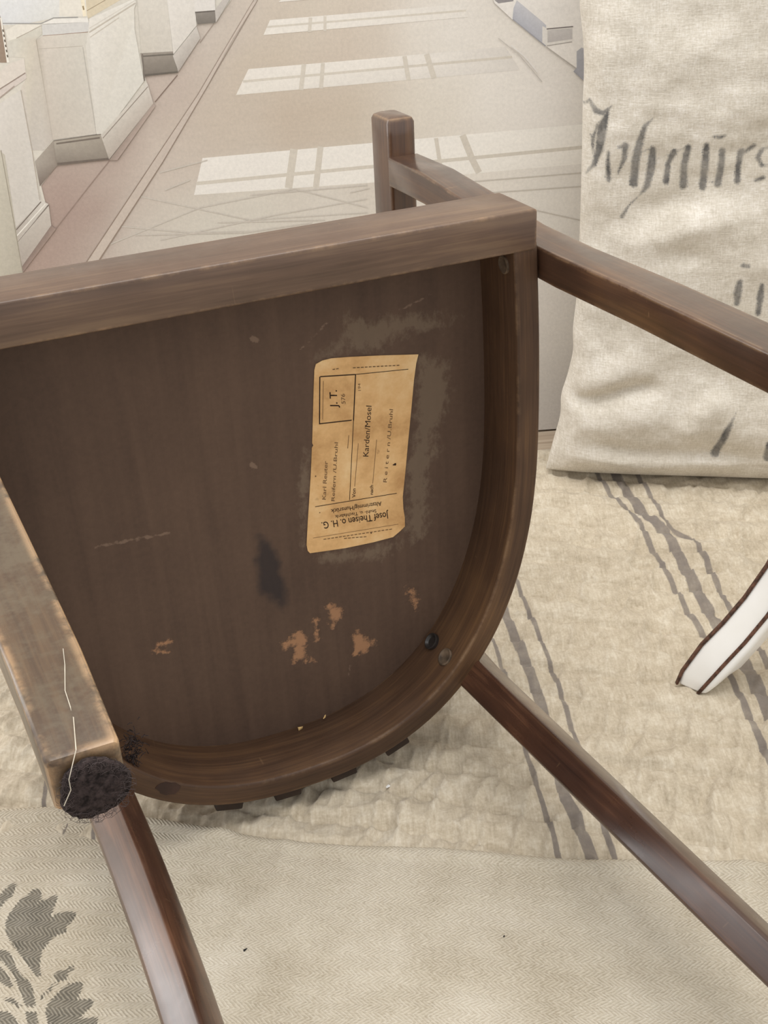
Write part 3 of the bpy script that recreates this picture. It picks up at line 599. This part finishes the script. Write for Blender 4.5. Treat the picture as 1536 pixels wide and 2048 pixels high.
# screws in the apron
def disc(name, px, z, r, dep, mat, tilt=None):
    Pn, Tn, Nn = ring_curve(RT, y_start=.016); q = ch_to_px(np.c_[Pn, np.full(len(Pn), z)]); i = int(np.argmin(np.hypot(*(q-np.array(px)).T)))
    p = Vector((*Pn[i], z)); n = Vector((*Nn[i], 0)); t = Vector((*Tn[i], 0)); k = Vector((0, 0, 1))
    V = []; F = []; m = 20
    for rr, dd in ((r, 0), (r, dep), (r*.86, dep+.0004), (r*.6, dep*.4), (r*.25, dep*.35)):
        V += [p+n*dd+(t*math.cos(2*math.pi*a/m)+k*math.sin(2*math.pi*a/m))*rr for a in range(m)]
    for i in range(4):
        for a in range(m): b = (a+1) % m; F.append((i*m+a, i*m+b, (i+1)*m+b, (i+1)*m+a))
    F.append(tuple(4*m+a for a in range(m)))
    me = pydata(name, V, F); bm = bmesh.new(); bm.from_mesh(me); bmesh.ops.recalc_face_normals(bm, faces=bm.faces); bm.to_mesh(me); bm.free()
    return link(name, me, mat, chair)
disc('screw', (1013, 538), .016, .0072, .0012, M['plug'])
disc('screw', (868, 1287), .043, .0075, .0030, M['hole'])
disc('screw', (903, 1310), .018, .0078, .0014, M['plug'])
# dark trim tabs standing proud of the seat edge
Pe, Te, Ne = ring_curve(0, y_start=.016, n=80); qe = ch_to_px(np.c_[Pe, np.zeros(len(Pe))])
def tab(px, half, out=.0065):
    i = int(np.argmin(np.hypot(*(qe-np.array(px)).T))); p = Vector((*Pe[i], 0)); n = -Vector((*Ne[i], 0)); t = Vector((*Te[i], 0))
    st = [((p+t*s*half+n*(out/2-.002)+Vector((0, 0, .007))), n, (0, 0, 1), out/2+.002, .0055) for s in (-1, -.5, 0, .5, 1)]
    link('trim_tab', sweep('trim_tab', st, .001, .001, 2), M['dark'], chair)
for px in ((468, 1606), (574, 1592), (690, 1548), (795, 1490)): tab(px, .0115)

# felt glide with lint on the dusty foot
fc = Vector((-.2005, .0262, -.4215)); fv, ff = [], []; m = 40
for k, (rr, zz) in enumerate(((.0112, .0), (.0117, -.0012), (.0108, -.0026), (.0070, -.0034), (.003, -.0036))):
    for a in range(m):
        an = 2*math.pi*a/m; w = 1+.05*math.sin(an*3+1)+.04*random.uniform(-1, 1); fv.append((fc.x+rr*w*math.cos(an), fc.y+rr*w*math.sin(an), fc.z+zz+random.uniform(-.0003, .0003)))
for k in range(4):
    for a in range(m): b = (a+1) % m; ff.append((k*m+a, k*m+b, (k+1)*m+b, (k+1)*m+a))
ff.append(tuple(4*m+a for a in range(m))[::-1])
me = pydata('felt_glide', fv, ff); bm = bmesh.new(); bm.from_mesh(me); bmesh.ops.recalc_face_normals(bm, faces=bm.faces); bm.to_mesh(me); bm.free()
fg = link('felt_glide', me, M['felt'], chair, 80); fg['label'] = 'dark matted felt glide'
def strands(name, paths, r, mat, parent, kind=None):
    V, F = [], []
    for pts in paths:
        pts = [Vector(p) for p in pts]; b0 = len(V)
        for i, p in enumerate(pts):
            t = (pts[min(i+1, len(pts)-1)]-pts[max(i-1, 0)]).normalized(); u = t.orthogonal().normalized(); w = t.cross(u)
            V += [p+(u*math.cos(a)+w*math.sin(a))*r for a in (0, 2.094, 4.189)]
        for i in range(len(pts)-1):
            for k in range(3): k2 = (k+1) % 3; F.append((b0+3*i+k, b0+3*i+k2, b0+3*i+3+k2, b0+3*i+3+k))
    o = link(name, pydata(name, V, F), mat, parent, None)
    if kind: o['kind'] = kind
    return o
paths = []
for i in range(260):
    a0 = random.uniform(0, 2*math.pi); rr = .0115*math.sqrt(random.random()); p = Vector((fc.x+rr*math.cos(a0), fc.y+rr*math.sin(a0), fc.z-.0030)); d = random.uniform(0, 2*math.pi); L = []
    for s in range(7):
        L.append(p.copy()); d += random.uniform(-.9, .9); p = p+Vector((math.cos(d), math.sin(d), random.uniform(-.16, .16)))*.0011
        o2 = Vector((p.x-fc.x, p.y-fc.y, 0)); p = p-o2*max(0, 1-.0128/max(o2.length, 1e-6))
    paths.append(L)
strands('felt_fibres', paths, .00007, M['fibre'], fg, 'stuff')['label'] = 'grey matted fibres'
thr = [ch_px(150, 1405, -.36), ch_px(152, 1430, -.37), ch_px(146, 1452, -.385), ch_px(155, 1470, -.40), ch_px(152, 1500, -.424), ch_px(145, 1530, -.4255), ch_px(138, 1560, -.426), ch_px(142, 1580, -.426), ch_px(128, 1612, -.4245)]
thr = [Vector(p) for p in thr]
for i in range(4): thr[i].y = min(thr[i].y, .0136+ .0012*i*0)
strands('lint_thread', [thr], .00018, M['thread'], fg)
# dusty cobweb tuft between foot and apron
tp = []
for i in range(150):
    q = Vector(ch_px(random.gauss(265, 8), random.gauss(1500, 22), .004)); d = Vector((random.uniform(-1, 1), random.uniform(-1, 1), random.uniform(-.6, .6))); tp.append([q, q+d*.003, q+d*.006+Vector((0, .002, 0))])
strands('dust_tuft', tp, .00035, M['felt'], chair, 'stuff')['label'] = 'dark dust tuft in the apron corner'
# little splinters at the apron edge
def chipmesh(px, z, s):
    c = Vector(ch_px(*px, z)); V = [c+Vector((random.uniform(-1, 1), random.uniform(-1, 1), random.uniform(-.5, .2)))*s for _ in range(8)]
    bm = bmesh.new(); [bm.verts.new(v) for v in V]; bmesh.ops.convex_hull(bm, input=bm.verts); me = bpy.data.meshes.new('splinter'); bm.to_mesh(me); bm.free(); return link('splinter', me, plain('pale_splinter', (214, 180, 122), .7), chair, None)
chipmesh((600, 1456), .050, .0028); chipmesh((650, 1433), .050, .002); chipmesh((956, 1283), .001, .0022)

def glue_spot(px, rx, ry):
    P = [Vector(ch_px(px[0]+rx*math.cos(a)*random.uniform(.8, 1.15), px[1]+ry*math.sin(a)*random.uniform(.8, 1.15), -.0004)) for a in np.linspace(0, 2*math.pi, 15)[:-1]]
    bm = bmesh.new(); f = bm.faces.new([bm.verts.new(p) for p in P]); r = bmesh.ops.extrude_face_region(bm, geom=[f])
    for v in r['geom']:
        if isinstance(v, bmesh.types.BMVert): v.co.z += .0006
    bmesh.ops.recalc_face_normals(bm, faces=bm.faces); me = bpy.data.meshes.new('glue_spot'); bm.to_mesh(me); bm.free(); link('glue_spot', me, plain('dried_glue', (60, 42, 36), .5), chair, None)['label'] = 'dark dried glue spot'
glue_spot((337, 1577), 24, 13)

# paper label --------------------------------------------------------
c4 = lambda x, y: (560+x*.29297, 560+y*.29297)
outl = [(235, 615), (245, 575), (290, 550), (350, 535), (480, 525), (700, 515), (945, 508), (930, 570), (915, 680), (895, 900), (875, 1100), (855, 1320), (838, 1480), (842, 1560), (852, 1620), (853, 1682), (820, 1715), (772, 1755), (640, 1790), (450, 1830), (300, 1852), (205, 1865), (190, 1850), (182, 1810), (190, 1650), (200, 1500), (212, 1300), (218, 1145), (228, 1130), (220, 1115), (226, 900), (230, 750)]
LZ = PZ-.0007
def lab_pt(x, y, dz=0.0): return Vector(ch_px(*c4(x, y), LZ-dz))
bm = bmesh.new(); vs = [bm.verts.new(lab_pt(*p)) for p in outl]; f = bm.faces.new(vs); r = bmesh.ops.extrude_face_region(bm, geom=[f])
for v in r['geom']:
    if isinstance(v, bmesh.types.BMVert): v.co.z += .0004
bmesh.ops.recalc_face_normals(bm, faces=bm.faces); me = bpy.data.meshes.new('paper_label'); bm.to_mesh(me); bm.free()
paper = link('paper_label', me, M['paper'], chair, None); paper['label'] = 'aged tan printed paper label'
def lab_line(x0, y0, x1, y1, w, mat='ink'):
    a, b = lab_pt(x0, y0, .0001), lab_pt(x1, y1, .0001); t = (b-a).normalized(); n = Vector((-t.y, t.x, 0))*(w*.00009)
    link('ruled_line', pydata('ruled_line', [a-n, b-n, b+n, a+n], [(0, 1, 2, 3)]), M[mat], paper, None)
for L in ((275, 660, 515, 645, 5), (272, 660, 270, 985, 5), (268, 982, 490, 957, 5), (516, 645, 502, 960, 5), (502, 960, 475, 1502, 3), (515, 645, 876, 609, 3), (240, 1548, 797, 1456, 3.4)): lab_line(*L)
for L in ((296, 690, 291, 950, 2.4), (535, 1115, 510, 1410, 2.4), (660, 1090, 633, 1390, 2.4), (225, 1762, 808, 1667, 2.2), (470, 1060, 462, 1150, 3)): lab_line(*L, 'ink_grey')
def lab_text(s, p0, p1, up, mat='ink', name='lettering', bold=0.0):
    cu = bpy.data.curves.new('t', 'FONT'); cu.body = s; cu.fill_mode = 'FRONT'; cu.offset = bold; to = bpy.data.objects.new('t', cu); COL.objects.link(to)
    bpy.context.view_layer.update(); me = bpy.data.meshes.new_from_object(to.evaluated_get(bpy.context.evaluated_depsgraph_get())); bpy.data.objects.remove(to)
    co = np.array([v.co for v in me.vertices]); x0, x1 = co[:, 0].min(), co[:, 0].max(); hgt = .70
    a, b, c = lab_pt(*p0, .00012), lab_pt(*p1, .00012), lab_pt(*up, .00012)
    for v in me.vertices: v.co = a+(b-a)*((v.co.x-x0)/(x1-x0))+(c-a)*(v.co.y/hgt)
    me.name = name; return link(name, me, M[mat], paper, None)
lab_text('J. T.', (393, 872), (388, 752), (342, 872), bold=.008)
lab_text('576', (447, 846), (442, 777), (420, 846), 'ink_grey', bold=.008)
lab_text('Karden/Mosel', (603, 1206), (625, 860), (566, 1204))
lab_text('Karl Reuter', (312, 1500), (326, 1236), (287, 1498), 'ink_grey', bold=.008)
lab_text('Reifern /U.Bruhl', (372, 1510), (396, 1110), (349, 1508), 'ink_grey', bold=.008)
lab_text('Von', (515, 1486), (516, 1424), (492, 1486), bold=.01)
lab_text('nach', (635, 1466), (636, 1400), (612, 1466), bold=.01)
lab_text('R e i t e r n /U.Bruhl', (728, 1382), (772, 884), (704, 1380), 'ink_grey', bold=.008)
lab_text('194', (552, 756), (549, 706), (534, 756), 'ink_grey')
lab_text('Josef Theisen o. H. G.', (740, 1583), (282, 1655), (746, 1628), bold=.008)
lab_text('Stuhl- u. Tischfabrik', (656, 1566), (374, 1606), (659, 1588), bold=.005)
lab_text('Altstrimmig/Hunsrück', (692, 1512), (346, 1566), (696, 1540), bold=.008)
for x0, y0, x1, y1 in ((815, 582, 490, 600), (400, 605, 352, 612), (765, 1700, 290, 1772), (590, 1752, 430, 1765)):
    n = max(2, int(abs(x1-x0)/26))
    for k in range(n): 
        a, b = k/n, (k+.72)/n; lab_line(x0+(x1-x0)*a, y0+(y1-y0)*a, x0+(x1-x0)*b, y0+(y1-y0)*b, 4.5, 'ink_grey')
def dot(x, y, r, mat='ink'):
    c = lab_pt(x, y, .00014); link('ink_spot', pydata('ink_spot', [c+Vector((math.cos(a), math.sin(a), 0))*r*random.uniform(.7, 1.2) for a in np.linspace(0, 2*math.pi, 9)[:-1]], [tuple(range(8))]), M[mat], paper, None)
dot(622, 1728, .0006); dot(786, 1258, .0012); dot(775, 1262, .0007); dot(272, 1588, .0006, 'ink_grey'); dot(243, 1340, .0007, 'ink_grey'); dot(708, 760, .0030, 'ink_grey') if False else None

# ------------------------------------------------------------------ linen sack leaning on the wall
SK_O = np.array([.204, 1.325, .0]); sk_a = math.radians(-13); SK_X = np.array([math.cos(sk_a), math.sin(sk_a), 0]); SK_N = np.array([-math.sin(sk_a), math.cos(sk_a), 0])   # N: away from camera
LEAN = .055
def sk_px(u, v, front=.035):
    # picture point on the leaning front plane of the sack -> (across, height)
    n = np.array([SK_N[0], SK_N[1], -LEAN]); o = SK_O-SK_N*front; d = ray(u, v); t = ((o-CAM)@n)/(d@n); p = CAM+d*t-o
    return p@SK_X, p[2]
sil = [(1090, 948), (1096, 925), (1108, 880), (1122, 832), (1121, 795), (1135, 755), (1147, 705), (1145, 665), (1152, 610), (1156, 560), (1161, 420), (1164, 300), (1165, 220), (1168, 150), (1167, 90), (1160, 30), (1158, 0)]
sp = np.array([sk_px(u, v, .0) for u, v in sil])
def make_sack():
    H, Wd = 1.02, .49; nz, nx = 420, 260
    zz = np.linspace(0, 1, nz)*H; left = np.interp(zz, sp[:, 1], sp[:, 0])
    k = zz > sp[:, 1].max(); left[k] = sp[-1, 0]+.01*np.sin((zz[k]-sp[-1, 1])*14)
    left = np.convolve(np.pad(left, 4, 'edge'), np.ones(9)/9, 'valid')
    right = Wd+.010*np.sin(zz*9+1)+.02*np.exp(-zz/.05)
    uu = np.linspace(-1, 1, nx)
    faces = []
    U, Z = np.meshgrid(uu, zz)
    Lf, Rt = left[:, None], right[:, None]
    xx = (Lf+Rt)/2+(Rt-Lf)/2*np.sign(U)*(1-(1-np.abs(U))**1.25)
    prof = np.clip(1-np.abs(U)**3.2, 0, 1)**.62
    tv = .050*np.clip(Z/.035, 0, 1)**.5*np.clip((H-Z)/.10, 0, 1)**.5
    # creases: sagging folds near the bottom, hem at the foot
    w = fbm(xx*6, Z*11, 91, 4)*.0055+fbm(xx*2.4+3, Z*3.0, 101, 3)*.008+fbm(xx*30, Z*30, 111, 2)*.0006
    def fold(p0, p1, wd, hg):
        a, b = np.array(sk_px(*p0)), np.array(sk_px(*p1)); e = b-a; L = np.hypot(*e); e /= L
        t = ((xx-a[0])*e[0]+(Z-a[1])*e[1])/L; d = -(xx-a[0])*e[1]+(Z-a[1])*e[0]+.006*np.sin(t*6)
        return hg*np.exp(-(d/wd)**2)*np.clip(np.minimum(t, 1-t)*4+.15, 0, 1)
    w += fold((1120, 802), (1330, 786), .010, -.010)+fold((1125, 835), (1330, 850), .020, .007)+fold((1130, 770), (1300, 740), .018, .006)+fold((1160, 885), (1536, 935), .012, -.008)+fold((1140, 920), (1536, 955), .016, .005)+fold((1230, 500), (1500, 440), .020, .009)+fold((1180, 500), (1420, 520), .018, -.006)+fold((1240, 410), (1420, 418), .012, -.004)+fold((1160, 120), (1300, 60), .03, .006)+fold((1340, 860), (1460, 800), .02, .007)+fold((1180, 700), (1260, 640), .03, -.006)
    env = np.clip((1-np.abs(U))*7, 0, 1)*np.clip(Z/.03, 0, 1)
    def face(sgn):
        dep = sgn*(-tv*prof*(1.0 if sgn > 0 else .8)-(w*env if sgn > 0 else 0))
        # seam bulge along the bottom edge
        V = SK_O+xx[..., None]*SK_X+Z[..., None]*np.array([0, 0, 1])+(dep+LEAN*Z*1.0)[..., None]*SK_N
        V[..., 2] += .004
        return V
    Vf, Vb = face(1), face(-1)
    Pm = to_px(SK_O-SK_N*.035+xx[..., None]*SK_X+Z[..., None]*np.array([0, 0, 1])+(LEAN*Z)[..., None]*SK_N).reshape(-1, 2)
    c3 = lambda L: [(1100+x*.293, y*.293) for x, y in L]; cz = lambda L: [(1060+x*.30990, 560+y*.30990) for x, y in L]
    s3 = lambda L, w: (c3(L), [x*.42 for x in w])
    strokes = [s3([(225, 760), (268, 728), (310, 790), (360, 800), (425, 745)], [18, 26, 44, 36, 16]), s3([(400, 765), (355, 900), (335, 1050), (300, 1160), (238, 1238)], [22, 60, 50, 34, 16]), s3([(325, 880), (288, 1000), (290, 1085)], [22, 30, 18]), s3([(268, 962), (352, 948)], [18, 18]),
               s3([(398, 1065), (395, 1180), (400, 1262)], [24, 36, 32]), s3([(460, 1030), (515, 1015), (505, 1110), (458, 1222)], [16, 44, 36, 14]), s3([(515, 1030), (548, 1030)], [14, 10]), s3([(375, 1240), (440, 1240)], [20, 10]),
               s3([(708, 815), (650, 870), (612, 980), (583, 1120), (570, 1275)], [10, 34, 46, 52, 54]), s3([(620, 1060), (690, 1022)], [14, 14]), s3([(700, 1035), (692, 1150), (662, 1290), (605, 1365), (530, 1440), (490, 1512)], [44, 54, 42, 14, 18, 30]), s3([(720, 1110), (760, 1085)], [14, 10]),
               s3([(845, 1050), (805, 1130), (790, 1255)], [42, 36, 44]), s3([(760, 1090), (860, 1045), (955, 1010)], [10, 16, 14]), s3([(940, 1020), (912, 1150), (908, 1285)], [44, 44, 50]), s3([(905, 1270), (945, 1275)], [20, 10]),
               s3([(1065, 1008), (1055, 1130), (1038, 1298)], [40, 50, 44]), s3([(1172, 1045), (1165, 1150), (1140, 1275)], [42, 44, 46]), s3([(1050, 1240), (1110, 1265), (1165, 1270)], [8, 16, 16]), s3([(1112, 945), (1150, 950), (1192, 938)], [22, 30, 20]),
               s3([(1300, 1055), (1280, 1150), (1275, 1255)], [44, 40, 42]), s3([(1320, 1060), (1388, 1015)], [28, 34]), s3([(1500, 1025), (1440, 1045), (1415, 1095), (1440, 1150), (1500, 1150)], [14, 30, 36, 30, 12]), s3([(1400, 1252), (1450, 1235)], [30, 34]),
               s3([(1310, 1812), (1345, 1815)], [34, 30]), s3([(1285, 1925), (1268, 2010)], [36, 44]), s3([(1440, 1950), (1425, 2040)], [34, 46]),
               (cz([(1348, 10), (1330, 150)]), [15, 17]), (cz([(1490, 40), (1465, 215)]), [14, 17]), (cz([(1325, 835), (1262, 960), (1190, 1132)]), [3, 19, 21]), (cz([(1115, 1138), (1240, 1140)]), [2.5, 2.5]), (cz([(1536, 1050), (1525, 1150)]), [20, 20])]
    ink = union_sdf(Pm, (), strokes).reshape(nz, nx)
    A = np.concatenate([Vf, Vb[:, ::-1]], 1); I = np.concatenate([ink, np.full_like(ink, -30)], 1)
    me = grid_mesh('sack', A, nx*2, nz, {'ink': I})
    bm = bmesh.new(); bm.from_mesh(me); bmesh.ops.remove_doubles(bm, verts=bm.verts, dist=1e-5); bmesh.ops.recalc_face_normals(bm, faces=bm.faces); bm.to_mesh(me); bm.free()
    o = link('linen_sack', me, M['sack'], None, None); me.polygons.foreach_set('use_smooth', [True]*len(me.polygons))
    return prop(o, 'old cream linen grain sack with faded blackletter writing leaning on the wall', 'sack')
make_sack()

# ------------------------------------------------------------------ white painted chair standing beside (only one leg in view)
def white_mat():
    t = NT('distressed_white_paint'); ob = t.obj(); n = t.noise(ob, 55, 5, .7); n2 = t.noise(ob, 12, 3)
    base = t.ramp(n2, [(.3, lin((238, 236, 230))), (.7, lin((250, 249, 246)))])
    bev = t.new('ShaderNodeBevel'); bev.samples = 4; bev.inputs['Radius'].default_value = .0028
    geo = t.new('ShaderNodeNewGeometry'); d = t.new('ShaderNodeVectorMath', operation='DOT_PRODUCT'); t.l.new(bev.outputs[0], d.inputs[0]); t.l.new(geo.outputs['Normal'], d.inputs[1])
    e = t.math('MULTIPLY', t.rng(d.outputs['Value'], .97, .88), t.rng(n, .42, .55))
    col = t.mix(e, base, lin((84, 60, 48))); t.bump(n, .25, .0008); return t.out(col, .5, .35)
M['white'] = white_mat(); M['rub'] = plain('rubbed_brown_edge', (84, 58, 46), .6, .3, .3, 200, .3)
wc = prop(empty('white_chair', (WC_C[0], WC_C[1], 0)), 'white distressed chair with curved leg and brown rubbed edges standing on the quilt', 'chair')
def cab_leg(sx, sy):
    # cabriole leg from the toe to the knee; sx, sy = diagonal direction outwards
    o = Vector((sx, sy, 0)).normalized(); s = Vector((-o.y, o.x, 0)); corner = Vector((o.x*WC_R, o.y*WC_R*.65, 0))
    prof = [(.012, .003, .0150, .0150), (.005, .014, .0170, .0170), (-.008, .032, .0178, .0178), (-.026, .056, .0172, .0172), (-.044, .084, .0168, .0168), (-.062, .118, .0168, .0168), (-.082, .165, .0175, .0175), (-.097, .225, .0200, .0200), (-.104, .285, .0235, .0235), (-.102, .335, .0270, .0270), (-.098, .385, .0290, .0290), (-.098, .425, .0270, .0270)]
    def tangent(i):
        a, b = prof[max(i-1, 0)], prof[min(i+1, len(prof)-1)]; return (o*(b[0]-a[0])+Vector((0, 0, b[1]-a[1]))).normalized()
    st, lines = [], [[], [], []]
    for i, (d, z, a, b) in enumerate(prof):
        t = tangent(i)
        if i < 2: t = (t*.35*i+Vector((0, 0, 1))).normalized()
        s2 = (s+o).normalized(); nrm = (o-t*o.dot(t)).normalized()
        u = (nrm+s).normalized(); v = (nrm-s).normalized()
        c = corner+o*d+Vector((0, 0, z)); st.append((c, u, v, a, b))
        lines[0].append((c+(u*a+v*b)*.985, nrm)); lines[1].append((c+u*(a+.0003)-v*b*.55, u)); lines[2].append((c+v*(b+.0003)-u*a*.55, v))
    L = link('leg', sweep('leg', st, .004, .003, 3), M['white'], wc)
    for k, ln in enumerate(lines):
        for (p, n), (p2, n2) in [(ln[0], ln[-1])]: pass
        st2 = [(p, (n.cross(Vector((0, 0, 1)))).normalized() if abs(n.z) < .9 else (1, 0, 0), n, .0022 if k == 0 else .0019, .0012) for p, n in ln]
        link('rubbed_edge', sweep('rubbed_edge', st2, .0008, .0005, 2), M['rub'], L)
for sx, sy in ((-1, 0), (1, 0), (0, 1), (0, -1)): cab_leg(sx, sy)
th = [i*math.pi/2 for i in range(4)]
for i in range(4):
    a, b = (Vector((math.cos(t)*(WC_R-.102), math.sin(t)*(WC_R*.65-.102), 0)) for t in (th[i], th[(i+1) % 4]))
    d = (b-a).normalized(); n = Vector((d.y, -d.x, 0))
    link('seat_rail', sweep('seat_rail', [(a+(b-a)*t+Vector((0, 0, .395)), n, (0, 0, 1), .014, .030) for t in (.05, .3, .5, .7, .95)], .004, .002), M['white'], wc)
sv = [Vector((math.cos(t)*(WC_R-.085), math.sin(t)*(WC_R*.65-.085), 0)) for t in th]; V = []; F = []
for sc, z in ((1, .425), (1.02, .44), (.98, .465), (.8, .485)): V += [p*sc+Vector((0, 0, z)) for p in sv]
for i in range(3):
    for k in range(4): F.append((i*4+k, i*4+(k+1) % 4, i*4+4+(k+1) % 4, i*4+4+k))
F += [(3, 2, 1, 0), (12, 13, 14, 15)]
link('seat_cushion', pydata('seat_cushion', V, F), linen('seat_linen', (196, 188, 172), (214, 207, 194), (228, 223, 213)), wc)

# ------------------------------------------------------------------ crumbs and fluff on the cloths
def crumb(name, px, s, mat, label, cat, flat=.5, zz=.008):
    c = on_floor(*px, zz); bm = bmesh.new()
    for _ in range(12): bm.verts.new(Vector((random.uniform(-1, 1)*s, random.uniform(-.6, .6)*s, random.uniform(0, 1)*s*flat)))
    bmesh.ops.convex_hull(bm, input=bm.verts); me = bpy.data.meshes.new(name); bm.to_mesh(me); bm.free(); o = link(name, me, mat, None, None); o.location = (c[0], c[1], zz-.002); o.rotation_euler = (0, 0, .8); return prop(o, label, cat)
M['crumb'] = plain('black_crumb', (28, 26, 26), .7); M['fluff'] = plain('white_fluff', (240, 238, 232), .9)
crumb('crumb', (489, 1896), .0024, M['crumb'], 'small black crumb lying on the herringbone runner', 'crumb')
crumb('crumb', (1008, 1868), .0012, M['crumb'], 'tiny black speck on the runner beside the tipped chair leg', 'crumb', zz=.007)
crumb('fluff', (776, 1572), .0024, M['fluff'], 'white fluff bit on the quilt below the seat edge', 'fluff', .8, .006)
